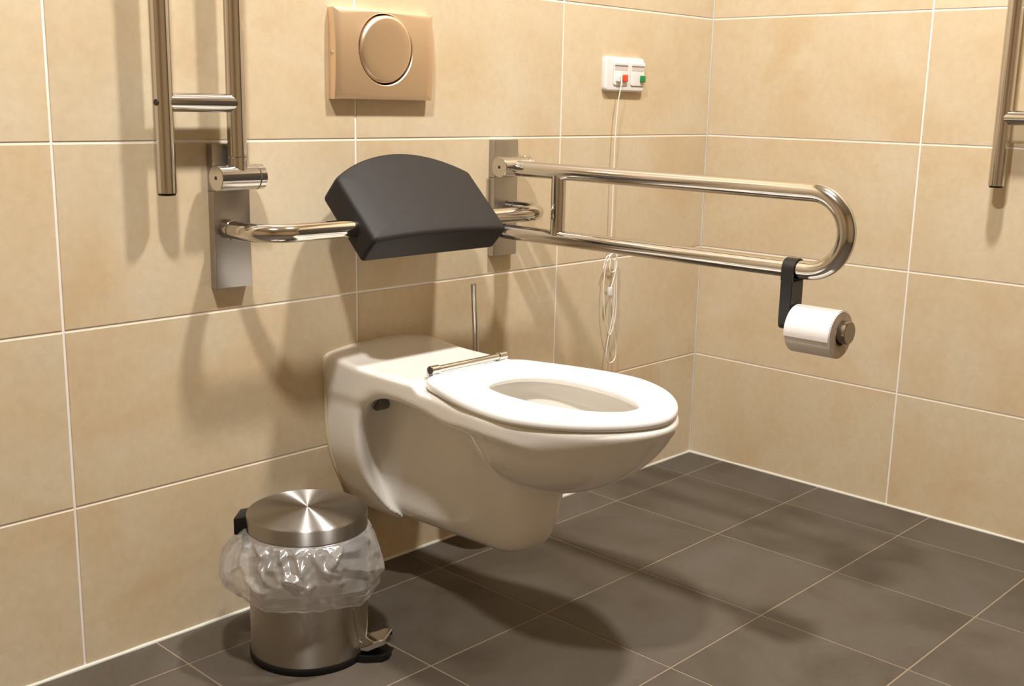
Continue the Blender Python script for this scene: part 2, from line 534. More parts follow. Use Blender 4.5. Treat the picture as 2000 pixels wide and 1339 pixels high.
def toilet_f(x, s, z):
    ax = np.abs(x)
    # deck and rim skirt
    t = np.clip((s - 0.27) / 0.22, 0, 1)
    hw = 0.138 + 0.004 * np.clip(s / 0.2, 0, 1) + (HW - 0.142) * (t * t * (3 - 2 * t))
    side = ax - hw
    ex = np.maximum(s - SM, 0) / (S1 - SM)
    eg = (np.power(ax / HW + 1e-9, EN) + np.power(ex + 1e-9, EN))
    egg = (np.power(eg + 1e-9, 1 / EN) - 1) * 0.17
    plan = np.where(s > SM, egg, side)
    arch = 0.012 * (1 - np.clip(ax / 0.135, 0, 1) ** 2) * np.exp(-(np.maximum(s, 0) / 0.055) ** 2)
    ztop = 0.4665 + 0.010 * np.exp(-(np.maximum(s, 0) / 0.075) ** 2) + arch - 0.0125 * sstep(0.258, 0.285, s)
    top = z - ztop
    zl = 0.418 - 0.020 * sstep(0.20, 0.42, s) + 0.040 * sstep(0.48, 0.68, s)
    hf = flange_half(z) + 18.0 * np.maximum(z - 0.38, 0) ** 2
    sfl = 0.045 + 0.062 * np.clip(ax / np.maximum(np.minimum(hf, 0.138), 0.05), 0, 1) ** 1.5 + 0.018 * sstep(0.26, 0.15, z)
    arch_ = smin(zl - z, s - sfl, 0.10)          # deck and wall flange joined by a rounded arch
    skirt = smax(smax(smax(plan, (ax - hf) * 0.8, 0.012), arch_, 0.024), top, 0.011)
    skirt = np.maximum(skirt, -s)
    # lower bowl
    q = np.clip((0.452 - z) / 0.155, 0, 1)
    sc = 0.50
    wz = 0.172 * np.sqrt(np.maximum(1 - q ** 2.6, 0.02))
    bz = np.where(s > sc, 0.219 * np.power(np.maximum(1 - q ** 1.5, 0.01), 1 / 1.75), 0.165 * np.sqrt(np.maximum(1 - q ** 2.6, 0.02)))
    e = np.power(ax / wz + 1e-9, 1.9) + np.power(np.abs((s - sc) / bz) + 1e-9, 1.9)
    bowl = (np.power(e, 1 / 1.9) - 1) * np.minimum(wz, bz) * 0.9
    bowl = smax(smax(bowl, z - 0.45, 0.01), 0.2985 - z, 0.03)
    # trapway body
    zb = 0.142 + 0.024 * s
    tw = 0.063 - 0.004 * sstep(0.28, 0.16, z)
    sf = 0.500 - 0.020 * sstep(0.30, 0.15, z)
    trap = smax(smax(ax - tw, zb - z, 0.045), s - sf, 0.095)
    trap = np.maximum(smax(trap, z - 0.43, 0.02), -s)
    f = skirt
    f = smin(f, bowl, 0.022)
    f = smin(f, trap, 0.030)
    f = np.maximum(f, -s)
    # hollow of the bowl
    qc = np.maximum(0.470 - z, 0) / 0.150 * 1.08
    ec = np.power(np.abs(ax / 0.128) + 1e-9, 2.0) + np.power(np.abs((s - 0.50) / 0.185) + 1e-9, 2.0) + np.power(qc + 1e-9, 2.4)
    cav = (np.power(ec, 0.5) - 1) * 0.12
    return smax(f, -cav, 0.014)

me = sdf_mesh('bowl', toilet_f, (-0.20, -0.012, 0.10), (0.20, 0.74, 0.505), 0.0042)
co = np.empty(len(me.vertices) * 3, np.float32); me.vertices.foreach_get('co', co); co = co.reshape(-1, 3)
co2 = co.copy(); co2[:, 0] = co[:, 0]; co2[:, 1] = -co[:, 1]; co2[:, 2] = co[:, 2] - 0.15
me.vertices.foreach_set('co', co2.ravel())
me.flip_normals()
bowl = link_mesh('bowl', me, 'ceramic', toilet)

# seat ring
def seat_outline(n=220):
    s0, sm, s1, hw, hr, rc, en = 0.262, 0.520, 0.720, 0.183, 0.130, 0.034, 1.70
    half = [(0.0, s0)]
    half += [(hr - rc + rc * math.sin(a), s0 + rc - rc * math.cos(a)) for a in np.linspace(0.05, math.pi / 2, 14)]
    for k in np.linspace(0.05, 1, 20):
        half.append((hr + (hw - hr) * math.sin(k * math.pi / 2), s0 + rc + (sm - s0 - rc) * k))
    for a in np.linspace(0.04, math.pi / 2, 44):
        half.append((hw * math.cos(a) ** (2 / en), sm + (s1 - sm) * math.sin(a) ** (2 / en)))
    full = np.array(half + [(-x, y) for x, y in half[::-1][1:-1]])
    return full
def polar(full, cs, n):
    ang = np.arctan2(full[:, 1] - cs, full[:, 0]); rad = np.hypot(full[:, 0], full[:, 1] - cs)
    o_ = np.argsort(ang); ang, rad = ang[o_], rad[o_]
    th = np.linspace(-math.pi, math.pi, n, endpoint=False)
    return th, np.interp(th, ang, rad, period=2 * math.pi)
NS, CS = 240, 0.515
th, ro = polar(seat_outline(), CS, NS)
tt = np.linspace(0, 2 * math.pi, 300, endpoint=False)
hole = np.stack([0.086 * np.sign(np.sin(tt)) * np.abs(np.sin(tt)) ** (2 / 2.3) * (1 - 0.15 * np.cos(tt)), 0.503 + 0.149 * np.sign(np.cos(tt)) * np.abs(np.cos(tt)) ** (2 / 2.3)], 1)
_, ri = polar(hole, CS, NS)
ro = np.convolve(np.r_[ro[-3:], ro, ro[:3]], np.ones(7) / 7, 'valid')
zb_, zt_ = 0.4565, 0.4765
prof = [('o', 0.016, zb_), ('o', 0.004, zb_ + 0.0008), ('o', 0.0008, zb_ + 0.0035), ('o', 0.0, zb_ + 0.008), ('o', 0.0012, zt_ - 0.0065), ('o', 0.0042, zt_ - 0.003), ('o', 0.009, zt_ - 0.0008), ('o', 0.017, zt_),
        ('m', 0.5, zt_ + 0.0004), ('i', 0.016, zt_ - 0.0006), ('i', 0.008, zt_ - 0.0022), ('i', 0.003, zt_ - 0.0055), ('i', 0.0, zt_ - 0.010), ('i', 0.001, zb_ + 0.004), ('i', 0.006, zb_)]
bm = bmesh.new()
rings = []
for kind, off, z in prof:
    ring = []
    for k in range(NS):
        a, b_ = ro[k], ri[k]
        r = a - off if kind == 'o' else b_ + off if kind == 'i' else a + (b_ - a) * off
        ring.append(bm.verts.new((TX + r * math.cos(th[k]), -(CS + r * math.sin(th[k])), z)))
    rings.append(ring)
for a, b_ in zip(rings, rings[1:] + rings[:1]):
    for k in range(NS):
        bm.faces.new((a[k], a[(k + 1) % NS], b_[(k + 1) % NS], b_[k]))
part('seat', bm, 'seat_white', toilet, angle=None)

# hinge bar on two studs
HY, HZ = -0.2650, 0.4840
bm = rod((TX - 0.096, HY, HZ), (TX + 0.096, HY, HZ), 0.0062, 24)
hinge = part('hinge_bar', bm, 'tube_steel', toilet, 'steel hinge bar behind the seat')
for sx in (-1, 1):
    bm = rod((TX + sx * 0.078, HY, HZ), (TX + sx * 0.0985, HY, HZ), 0.0083, 28)
    part('hinge_collar', bm, 'tube_steel', hinge)
    part('hinge_stud', tube(fillet_path([(TX + sx * 0.088, HY, HZ), (TX + sx * 0.088, -0.2525, 0.484), (TX + sx * 0.088, -0.2525, 0.462)], [0.004]), 0.006, 20), 'tube_steel', hinge)
    bm = rod((TX + sx * 0.0980, HY, HZ), (TX + sx * 0.0992, HY, HZ), 0.0072, 24, 0.0002)
    part('end_cap', bm, 'dark_joint', hinge, 'dark end of the hinge')
# fixing plug in the side recess (both sides)
for sx in (-1, 1):
    bm = rod((TX + sx * 0.060, -0.096, 0.388), (TX + sx * 0.090, -0.096, 0.388), 0.017, 28, 0.003)
    part('fixing_plug', bm, 'grey_plastic', toilet, 'grey plug high in the side recess')
# bead of sealant round the flange
zz = np.linspace(0.165, 0.468, 40)
hf = flange_half(zz) - 0.003
left = [(TX - h - 0.002, -0.001, z) for h, z in zip(hf, zz)]
arc = [(TX + x, -0.001, 0.4725 + 0.014 * (1 - min(abs(x) / 0.135, 1) ** 2)) for x in np.linspace(-0.130, 0.130, 40)]
right = [(TX + h + 0.002, -0.001, z) for h, z in zip(hf, zz)][::-1]
bm = tube(left + arc + right, 0.0042, 10)
part('sealant_bead', bm, 'sealant', toilet, 'cream bead of sealant along the wall')

# ------------------------------------------------------------------ fold-down grab rails
RT = 0.0165
def rail_parts(root, T, mapping):
    """T(a, b, c): a across the plate, b out of the wall, c up (heights absolute)."""
    cx_, = mapping
    def bxx(lo, hi, bev):
        bm = box(lo, hi, bev)
        for v in bm.verts: v.co = T(*v.co)
        return bm
    pl = part('wall_plate', bxx((-0.0365, 0.0, 0.632), (0.0365, 0.018, 0.885), 0.0014), 'plate_steel', root, angle=18)
    # seam line in the side of the cover
    part('cover_seam', bxx((-0.0368, 0.001, 0.8035), (0.0368, 0.0172, 0.8045), 0.0), 'dark_joint', pl, 'fine seam across the plate edge')
    hg = part('hinge_barrel', rod(T(-0.043, 0.038, 0.828), T(0.034, 0.038, 0.828), 0.0222, 40), 'tube_steel', root)
    part('hinge_neck', bxx((-0.024, 0.010, 0.810), (0.024, 0.036, 0.846), 0.002), 'tube_steel', hg)
    part('barrel_cap', rod(T(0.0352, 0.038, 0.828), T(0.048, 0.038, 0.828), 0.0222, 40), 'tube_steel', hg)
    part('barrel_joint', rod(T(0.0335, 0.038, 0.828), T(0.0356, 0.038, 0.828), 0.0214, 40, 0.0001), 'dark_joint', hg)
    part('screw', rod(T(-0.0436, 0.038, 0.828), T(-0.0428, 0.038, 0.828), 0.0035, 16, 0.0003), 'dark_joint', hg)
    return pl

def rail_down(root, x):
    T = lambda a, b_, c: Vector((x + a, -b_, c))
    rail_parts(root, T, (x,))
    zt, zb, ye = 0.8225, 0.6855, -0.8315
    R = (zt - zb) / 2
    path = fillet_path([(x, -0.075, zt + 0.002), (x, ye - 0.0, zt), (x, ye, zb), (x, -0.0235, zb)], [R * 0.999, R * 0.999], 24)
    tb = part('rail_tube', tube(path, RT, 32), 'tube_steel', root)
    part('swivel_collar', rod((x, -0.048, zt + 0.003), (x, -0.0745, zt + 0.002), RT, 32), 'tube_steel', tb)
    part('swivel_joint', rod((x, -0.074, zt + 0.002), (x, -0.0756, zt + 0.002), RT - 0.0008, 32, 0.0001), 'dark_joint', tb)
    part('rail_strut', rod((x, -0.172, zt), (x, -0.172, zb), 0.0155, 32), 'tube_steel', root)
    part('end_cap', rod((x, -0.0245, zb), (x, -0.0195, zb), RT - 0.002, 24), 'black_plastic', tb, 'black cap in the lower end')

def rail_up(root, T, screw=True):
    """folded up against the wall: T(a, b, c) as above, loop opens towards -a"""
    rail_parts(root, T, (0,))
    zp, ao, top = 0.828, -0.137, 1.600
    R = abs(ao) / 2
    b0 = 0.040
    path = fillet_path([T(0, b0, zp + 0.036), T(0, b0, top), T(ao, b0, top), T(ao, b0, 0.807)], [R * 0.999, R * 0.999], 24)
    tb = part('rail_tube', tube(path, RT, 32), 'tube_steel', root)
    part('swivel_collar', rod(T(0, b0, zp + 0.008), T(0, b0, zp + 0.0352), RT, 32), 'tube_steel', tb)
    part('swivel_joint', rod(T(0, b0, zp + 0.0347), T(0, b0, zp + 0.0364), RT - 0.0008, 32, 0.0001), 'dark_joint', tb)
    part('rail_strut', rod(T(0, b0, 0.954), T(ao, b0, 0.954), 0.0155, 32), 'tube_steel', root)
    part('end_cap', rod(T(ao, b0, 0.803), T(ao, b0, 0.8072), RT - 0.002, 24), 'black_plastic', tb, 'black cap in the lower end')
    if screw: part('grub_screw', rod(T(ao - 0.0152, b0 + 0.0056, 0.9535), T(ao - 0.0165, b0 + 0.0060, 0.9535), 0.0052, 20, 0.0003), 'dark_joint', tb)

RX, LX = -0.792, -1.485
rr = thing('grab_rail', 'stainless steel grab rail lowered level beside the toilet, with paper roll hanging from its loop', 'grab rail', (RX, 0, 0.632), 'folding support rails')
rail_down(rr, RX)
rl = thing('grab_rail', 'stainless steel grab rail folded upright on the wall above the pedal bin', 'grab rail', (LX, 0, 0.632), 'folding support rails')
rail_up(rl, lambda a, b_, c: Vector((LX + a, -b_, c)))
rw = thing('grab_rail', 'stainless steel rail folded upright on the right wall, cut by the photo edge', 'grab rail', (0, -0.929, 0.632), 'folding support rails')
rail_up(rw, lambda a, b_, c: Vector((-b_, -0.929 - a, c)), False)

# ------------------------------------------------------------------ backrest between the plates
BX = -1.139
bk = thing('backrest', 'black padded backrest tilted on a bent steel bar above the toilet', 'backrest', (BX, -0.013, 0.70))
TY, TZ, TA = -0.135, 0.737, 0.358
path = fillet_path([(BX - TA, -0.0185, TZ), (BX - TA, TY, TZ), (BX + TA, TY, TZ), (BX + TA, -0.0185, TZ)], [0.062, 0.062], 18)
bt = part('support_bar', tube(path, 0.0163, 32), 'polished', bk)
for sx in (-1, 1):
    part('bar_collar', rod((BX + sx * TA, -0.0184, TZ), (BX + sx * TA, -0.040, TZ), 0.0170, 32), 'tube_steel', bt)
    part('collar_joint', rod((BX + sx * TA, -0.0395, TZ), (BX + sx * TA, -0.0412, TZ), 0.0166, 32, 0.0001), 'dark_joint', bt)
# pad: D outline in its own plane (u across, w up the slope), front face bowed a little
O0 = Vector((BX, -0.197, 0.720))
uw = Vector((0, 0.114, 0.108)).normalized()
nn = Vector((0, -uw.z, uw.y))                    # out of the front face
HWP, HS, HC, TH = 0.169, 0.154, 0.202, 0.062
outl = [(-HWP, 0.0), (HWP, 0.0), (HWP, HS)]
na = 28
arcR = (HWP ** 2 + (HC - HS) ** 2) / (2 * (HC - HS))
for k in range(1, na):
    u_ = HWP - 2 * HWP * k / na
    outl.append((u_, HC - arcR + math.sqrt(arcR ** 2 - u_ ** 2)))
outl.append((-HWP, HS))
def round_corners(poly, idxs, r, n=6):
    out = []
    N_ = len(poly)
    for i, p in enumerate(poly):
        if i not in idxs:
            out.append(p); continue
        a = Vector(poly[i - 1]); b_ = Vector(p); c = Vector(poly[(i + 1) % N_])
        rr_ = min(r, (a - b_).length * 0.49, (c - b_).length * 0.8)
        s, e = b_ + (a - b_).normalized() * rr_, b_ + (c - b_).normalized() * rr_
        for k in range(n + 1):
            t = k / n
            out.append(tuple(s * (1 - t) ** 2 + b_ * 2 * t * (1 - t) + e * t * t))
    return out
dense = []
ol = round_corners(outl, {0, 1, 2, len(outl) - 1}, 0.009)
for i, p in enumerate(ol):
    q = ol[(i + 1) % len(ol)]
    L_ = math.hypot(q[0] - p[0], q[1] - p[1])
    k = max(1, int(L_ / 0.012))
    for j in range(k):
        dense.append((p[0] + (q[0] - p[0]) * j / k, p[1] + (q[1] - p[1]) * j / k))
bm = bmesh.new()
cen = Vector((0, 0.09))
levels = []
bv = 0.009
for k in range(0, 5):
    a = math.pi / 2 * k / 4
    levels.append((bv * (1 - math.sin(a)), -TH + bv - bv * math.cos(a)))
for k in range(0, 5):
    a = math.pi / 2 * k / 4
    levels.append((bv * (1 - math.cos(a)), -bv + bv * math.sin(a)))
n = len(dense)
nor = []
for i in range(n):
    a, b_ = Vector(dense[i - 1]), Vector(dense[(i + 1) % n])
    t = (b_ - a).normalized(); nor.append(Vector((t.y, -t.x)))
def pad3(u_, w_, d):
    bow = 0.010 * (1 - (u_ / HWP) ** 2) * (1 if d > -TH / 2 else 0)
    return O0 + Vector((u_, 0, 0)) + uw * w_ + nn * (d + bow)
rings = []
for ins, d in levels:
    rings.append([bm.verts.new(pad3(*(Vector(dense[i]) - nor[i] * ins), d)) for i in range(n)])
inner = [Vector(dense[i]) - nor[i] * bv for i in range(n)]
for lev in (0.75, 0.5, 0.25):
    rings.append([bm.verts.new(pad3(*(cen + (inner[i] - cen) * lev), 0)) for i in range(n)])
for a, b_ in zip(rings[:-1], rings[1:]):
    for k in range(n):
        bm.faces.new((a[k], a[(k + 1) % n], b_[(k + 1) % n], b_[k]))
vc = bm.verts.new(pad3(cen.x, cen.y, 0))
for k in range(n):
    bm.faces.new((rings[-1][k], rings[-1][(k + 1) % n], vc))
bm.faces.new(rings[0][::-1])
part('back_pad', bm, 'pad', bk, 'black foam cushion, domed along its top edge', angle=None)

# ------------------------------------------------------------------ paper roll and its hanger
hx, hy0, hy1 = RX, -0.722, -0.746
hold = thing('paper_roll_holder', 'black strap bracket with steel spindle hooked over the lowered grab rail', 'paper roll holder', (hx, -0.737, 0.578))
# strap loop over the tube, one closed band in the x-z plane
zc = 0.6855
ri_, rs = RT + 0.0004, RT + 0.0034
def band(r, zlow):
    pts = [(hx - r, zlow)]
    pts += [(hx - r * math.cos(a), zc + r * math.sin(a)) for a in np.linspace(0, math.pi, 22)]
    pts += [(hx + r, zlow)]
    return pts
bm = bmesh.new()
o1, i1 = band(rs, 0.6645), band(ri_, 0.6645)
va = [[bm.verts.new((x, y, z)) for (x, z) in ring] for ring, y in ((o1, hy0), (i1, hy0), (o1, hy1), (i1, hy1))]
for k in range(len(o1) - 1):
    bm.faces.new((va[0][k], va[0][k + 1], va[2][k + 1], va[2][k]))
    bm.faces.new((va[1][k], va[3][k], va[3][k + 1], va[1][k + 1]))
    bm.faces.new((va[0][k], va[1][k], va[1][k + 1], va[0][k + 1]))
    bm.faces.new((va[2][k], va[2][k + 1], va[3][k + 1], va[3][k]))
for k in (0, len(o1) - 1):
    bm.faces.new((va[0][k], va[1][k], va[3][k], va[2][k]))
st = part('strap', bm, 'holder_black', hold)
# body below the tube: a hollow-looking block with rounded foot
body = [(hx - rs, 0.6642), (hx - rs, 0.588), (hx - rs + 0.003, 0.580), (hx - rs + 0.010, 0.577), (hx + rs - 0.010, 0.577), (hx + rs - 0.003, 0.580), (hx + rs, 0.588), (hx + rs, 0.6642)]
bm = bmesh.new()
ra = [bm.verts.new((x, hy0 - 0.0002, z)) for x, z in body]; rb = [bm.verts.new((x, hy1 + 0.0002, z)) for x, z in body]
nB = len(body)
for k in range(nB):
    bm.faces.new((ra[k], ra[(k + 1) % nB], rb[(k + 1) % nB], rb[k]))
bm.faces.new(ra); bm.faces.new(rb[::-1])
bmesh.ops.bevel(bm, geom=[e for e in bm.edges if abs(e.verts[0].co.y - e.verts[1].co.y) < 1e-6], offset=0.0012, segments=2, affect='EDGES')
part('bracket', bm, 'holder_black', hold)
part('rivet', rod((hx - rs + 0.0005, -0.731, 0.650), (hx - rs - 0.0006, -0.731, 0.650), 0.0014, 12, 0.0002), 'dark_joint', st)
rzc = 0.5865
sp = part('spindle', rod((hx, -0.744, rzc), (hx, -0.838, rzc), 0.013, 28), 'tube_steel', hold)
part('spindle_knob', rod((hx, -0.8372, rzc), (hx, -0.853, rzc), 0.0205, 40, 0.0012), 'dark_reflection_steel', sp, 'steel knob on the spindle end')

RR = 0.0425
rcz = rzc - 0.0058
roll = thing('toilet_paper_roll', 'white toilet paper roll on the black bracket of the lowered rail', 'toilet paper', (hx, -0.755, rcz - RR))
yA, yB = -0.7485, -0.8365
bm = bmesh.new()
seg = 64
prof = [(0.0205, yA), (RR - 0.0015, yA), (RR, yA - 0.0015), (RR, yB + 0.0015), (RR - 0.0015, yB), (0.0205, yB)]
rg = [[bm.verts.new((hx + r * math.cos(2 * math.pi * k / seg), y, rcz + r * math.sin(2 * math.pi * k / seg))) for k in range(seg)] for r, y in prof]
for a, b_ in zip(rg, rg[1:]):
    for k in range(seg):
        bm.faces.new((a[k], a[(k + 1) % seg], b_[(k + 1) % seg], b_[k]))
for k in range(seg):
    bm.faces.new((rg[-1][k], rg[-1][(k + 1) % seg], rg[0][(k + 1) % seg], rg[0][k]))
pp = part('paper', bm, ('tissue', 'paper_edge_shade'), roll)
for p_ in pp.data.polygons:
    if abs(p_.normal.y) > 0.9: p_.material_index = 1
bm = bmesh.new()
prof = [(0.0190, yA + 0.0005), (0.0204, yA + 0.0005), (0.0204, yB - 0.0005), (0.0190, yB - 0.0005)]
rg = [[bm.verts.new((hx + r * math.cos(2 * math.pi * k / seg), y, rcz + r * math.sin(2 * math.pi * k / seg))) for k in range(seg)] for r, y in prof]
for a, b_ in zip(rg, rg[1:] + rg[:1]):
    for k in range(seg):
        bm.faces.new((a[k], a[(k + 1) % seg], b_[(k + 1) % seg], b_[k]))
part('cardboard_core', bm, 'cardboard', roll)
# loose end: last turn of paper with a torn, serrated edge on the near side
bm = bmesh.new()
ny, nA = 60, 40
a_end = math.radians(190)
grid = []
for j in range(ny + 1):
    y = yA - 0.0008 + (yB - yA + 0.0016) * j / ny
    tooth = 0.012 * (j % 2) + 0.008 * noise.noise(Vector((j * 0.31, 0, 0)))
    row = []
    for k in range(nA + 1):
        a = math.radians(20) + (a_end + tooth - math.radians(20)) * k / nA
        r = RR + 0.0003 + 0.0022 * (k / nA) ** 4
        row.append(bm.verts.new((hx + r * math.cos(a), y, rcz + r * math.sin(a))))
    grid.append(row)
for j in range(ny):
    for k in range(nA):
        bm.faces.new((grid[j][k], grid[j][k + 1], grid[j + 1][k + 1], grid[j + 1][k]))
lo = part('loose_sheet', bm, 'tissue', roll)

# ------------------------------------------------------------------ flush plate
FX0, FX1, FZ0, FZ1 = -1.2575, -1.0130, 0.9645, 1.1305
fp = thing('flush_plate', 'square brushed steel flush plate with one large round button above the backrest', 'flush plate', ((FX0 + FX1) / 2, 0, FZ0))
fp['label'] = 'brushed steel flush plate with one large round button above the backrest'
fc = ((FX0 + FX1) / 2 - 0.0005, (FZ0 + FZ1) / 2 + 0.0115)
HR = 0.0668
def fdepth(u, v):
    # face bulges gently from top to bottom
    t = (v - FZ0) / (FZ1 - FZ0)
    return 0.0180 + 0.0050 * (1 - (2 * t - 1) ** 2)
bm = bmesh.new()
NP = 96
sq, ci = [], []
def sq_pt(a):
    c, s = math.cos(a), math.sin(a)
    hx_, hz_ = (FX1 - FX0) / 2, (FZ1 - FZ0) / 2
    ox, oz = fc[0] - (FX0 + FX1) / 2, fc[1] - (FZ0 + FZ1) / 2
    # ray from button centre to rectangle
    tx = ((hx_ if c > 0 else -hx_) - ox) / c if abs(c) > 1e-9 else 1e9
    tz = ((hz_ if s > 0 else -hz_) - oz) / s if abs(s) > 1e-9 else 1e9
    t = min(tx, tz)
    return fc[0] + c * t, fc[1] + s * t
angs = sorted([2 * math.pi * k / NP for k in range(NP)] + [math.atan2(z - fc[1], x - fc[0]) % (2 * math.pi) for x in (FX0, FX1) for z in (FZ0, FZ1)])
rings = []
pts = [sq_pt(a) for a in angs]
def inset(p, e):
    return (min(max(p[0], FX0 + e), FX1 - e), min(max(p[1], FZ0 + e), FZ1 - e))
rings.append([bm.verts.new((p[0], 0.0, p[1])) for p in pts])
rings.append([bm.verts.new((p[0], -(fdepth(*p) - 0.002), p[1])) for p in pts])
rings.append([bm.verts.new((q[0], -(fdepth(*q) - 0.0006), q[1])) for q in (inset(p, 0.0007) for p in pts)])
rings.append([bm.verts.new((q[0], -fdepth(*q), q[1])) for q in (inset(p, 0.0022) for p in pts)])
for f_ in (0.25, 0.5, 0.75, 1.0):
    ring = []
    for p, a in zip(pts, angs):
        q = inset(p, 0.0022); c = (fc[0] + math.cos(a) * (HR + 0.0015), fc[1] + math.sin(a) * (HR + 0.0015))
        x, z = q[0] + (c[0] - q[0]) * f_, q[1] + (c[1] - q[1]) * f_
        ring.append(bm.verts.new((x, -fdepth(x, z), z)))
    rings.append(ring)
rings.append([bm.verts.new((fc[0] + math.cos(a) * HR, -(fdepth(fc[0], fc[1] + math.sin(a) * HR) - 0.0016), fc[1] + math.sin(a) * HR)) for a in angs])
rings.append([bm.verts.new((fc[0] + math.cos(a) * HR, -0.003, fc[1] + math.sin(a) * HR)) for a in angs])
for a, b_ in zip(rings[:-1], rings[1:]):
    for k in range(len(angs)):
        k2 = (k + 1) % len(angs)
        bm.faces.new((a[k], a[k2], b_[k2], b_[k]))
bm.faces.new(rings[-1])
part('plate', bm, 'flush_steel', fp, angle=30)
# dark gap and the button
bm = bmesh.new(); 
bc = [bm.verts.new((fc[0] + math.cos(a) * (HR - 0.0003), -0.006, fc[1] + math.sin(a) * (HR - 0.0003))) for a in angs]
bm.faces.new(bc)
bmesh.ops.solidify(bm, geom=bm.faces[:], thickness=0.002)
part('button_recess', bm, 'dark_joint', fp)
bm = bmesh.new()
BR = 0.0632
rings = []
def bdepth(v):
    t = (v - fc[1]) / BR          # tipped like a rocker: lower end stands back
    return 0.0265 + 0.0045 * t
rings.append([bm.verts.new((fc[0] + BR * math.cos(a), -0.007, fc[1] + BR * math.sin(a))) for a in angs])
for ins, dd in ((0.0, -0.0070), (0.0006, -0.0040), (0.0022, -0.0018), (0.0045, -0.0005), (0.0075, 0.0)):
    r = BR - ins
    rings.append([bm.verts.new((fc[0] + r * math.cos(a), -(bdepth(fc[1] + r * math.sin(a)) + dd), fc[1] + r * math.sin(a))) for a in angs])
for fr in (0.66, 0.33):
    rings.append([bm.verts.new((fc[0] + BR * fr * math.cos(a), -(bdepth(fc[1] + BR * fr * math.sin(a)) + 0.0006 * (1 - fr)), fc[1] + BR * fr * math.sin(a))) for a in angs])
for a, b_ in zip(rings[:-1], rings[1:]):
    for k in range(len(angs)):
        k2 = (k + 1) % len(angs)
        bm.faces.new((a[k], a[k2], b_[k2], b_[k]))
bm.faces.new(rings[-1])
part('flush_button', bm, 'flush_steel', fp, 'large round push button', angle=30)
part('screw', rod((FX0 + 0.0004, -0.0105, 1.0485), (FX0 - 0.0008, -0.0105, 1.0485), 0.0042, 20, 0.0004), 'polished', fp, 'small screw in the plate edge')

# ------------------------------------------------------------------ emergency call switch
PX0, PX1, PZ0, PZ1 = -0.4535, -0.3025, 0.9945, 1.0755
cs = thing('call_switch', 'white double emergency call switch with red and green lights and hanging pull cord', 'call switch', ((PX0 + PX1) / 2, 0, PZ0))
pcx, pcz = (PX0 + PX1) / 2, (PZ0 + PZ1) / 2
bm = bmesh.new()
rrp = rounded_rect(PX1 - PX0, PZ1 - PZ0, 0.011, 8)
add_prism(bm, rrp, 0.0, 0.0125, 0.006, lambda u, v, d: (pcx + u, -d, pcz + v), 5)
part('frame', bm, 'switch_white', cs)
M['switch_gap_shade'] = simple('switch_gap_shade_grey', (0.42, 0.37, 0.32), 0.6)  # shadow in the gap round each insert, painted as a grey outline
M['label_grey'] = simple('clear_label_window', (0.60, 0.54, 0.51), 0.25)
def insert(cx_, name):
    bm = bmesh.new()
    add_prism(bm, rounded_rect(0.0542, 0.0572, 0.0055, 6), 0.009, 0.0128, 0.0002, lambda u, v, d: (cx_ + u, -d, pcz + 0.0015 + v), 1)
    g = part('insert_gap_shade', bm, 'switch_gap_shade', cs)
    bm = bmesh.new()
    add_prism(bm, rounded_rect(0.0530, 0.056, 0.005, 6), 0.009, 0.0146, 0.0012, lambda u, v, d: (cx_ + u, -d, pcz + 0.002 + v), 3)
    p = part('switch_insert', bm, 'switch_white', cs)
    bm = bmesh.new()
    add_prism(bm, rounded_rect(0.0500, 0.0115, 0.001, 4), 0.0125, 0.0149, 0.0002, lambda u, v, d: (cx_ + u, -d, pcz + 0.0150 + v), 1)
    part('label_window', bm, 'label_grey', p)
    bm = bmesh.new()
    add_prism(bm, rounded_rect(0.0515, 0.0085, 0.001, 4), 0.0125, 0.0166, 0.0010, lambda u, v, d: (cx_ + u, -d, pcz + 0.0250 + v), 2)
    part('window_lip', bm, 'switch_white', p)
    return p
iL = insert(-0.3985, 'l'); iR = insert(-0.3325, 'r')
for ins_, cx_, mat, lab in ((iL, -0.3845, 'red_lens', 'red light'), (iR, -0.3150, 'green_lens', 'green light')):
    bm = bmesh.new()
    add_prism(bm, rounded_rect(0.0165, 0.0165, 0.002, 4), 0.0138, 0.0195, 0.0012, lambda u, v, d: (cx_ + u, -d, 1.0265 + v), 3)
    ln = part('indicator_lens', bm, mat, ins_, lab)
bm = bmesh.new()
add_prism(bm, rounded_rect(0.0175, 0.0175, 0.002, 4), 0.0138, 0.0210, 0.0012, lambda u, v, d: (-0.4085 + u, -d, 1.0265 + v), 3)
sk = part('cord_socket', bm, 'switch_white', iL)
part('cord_eye', rod((-0.4085, -0.0205, 1.0265), (-0.4085, -0.0216, 1.0265), 0.0022, 12, 0.0003), 'dark_joint', sk)

def spline(pts, n=10, closed=False):
    P = [Vector(p) for p in pts]
    out = []
    m_ = len(P)
    rng = range(m_ if closed else m_ - 1)
    for i in rng:
        if closed:
            p0, p1, p2, p3 = P[i - 1], P[i], P[(i + 1) % m_], P[(i + 2) % m_]
        else:
            p0, p1, p2, p3 = P[max(i - 1, 0)], P[i], P[i + 1], P[min(i + 2, m_ - 1)]
        for k in range(n):
            t = k / n
            out.append(0.5 * ((2 * p1) + (-p0 + p2) * t + (2 * p0 - 5 * p1 + 4 * p2 - p3) * t * t + (-p0 + 3 * p1 - 3 * p2 + p3) * t ** 3))
    if not closed: out.append(P[-1])
    return out
CR = 0.0013
bm = bmesh.new()
add_tube(bm, spline([(-0.4085, -0.0212, 1.0265), (-0.4100, -0.0260, 1.020), (-0.4125, -0.0262, 1.003), (-0.4165, -0.0230, 0.965), (-0.4185, -0.020, 0.885), (-0.4190, -0.020, 0.811), (-0.4180, -0.020, 0.687), (-0.4180, -0.020, 0.604), (-0.412, -0.021, 0.592)], 12), CR, 10)
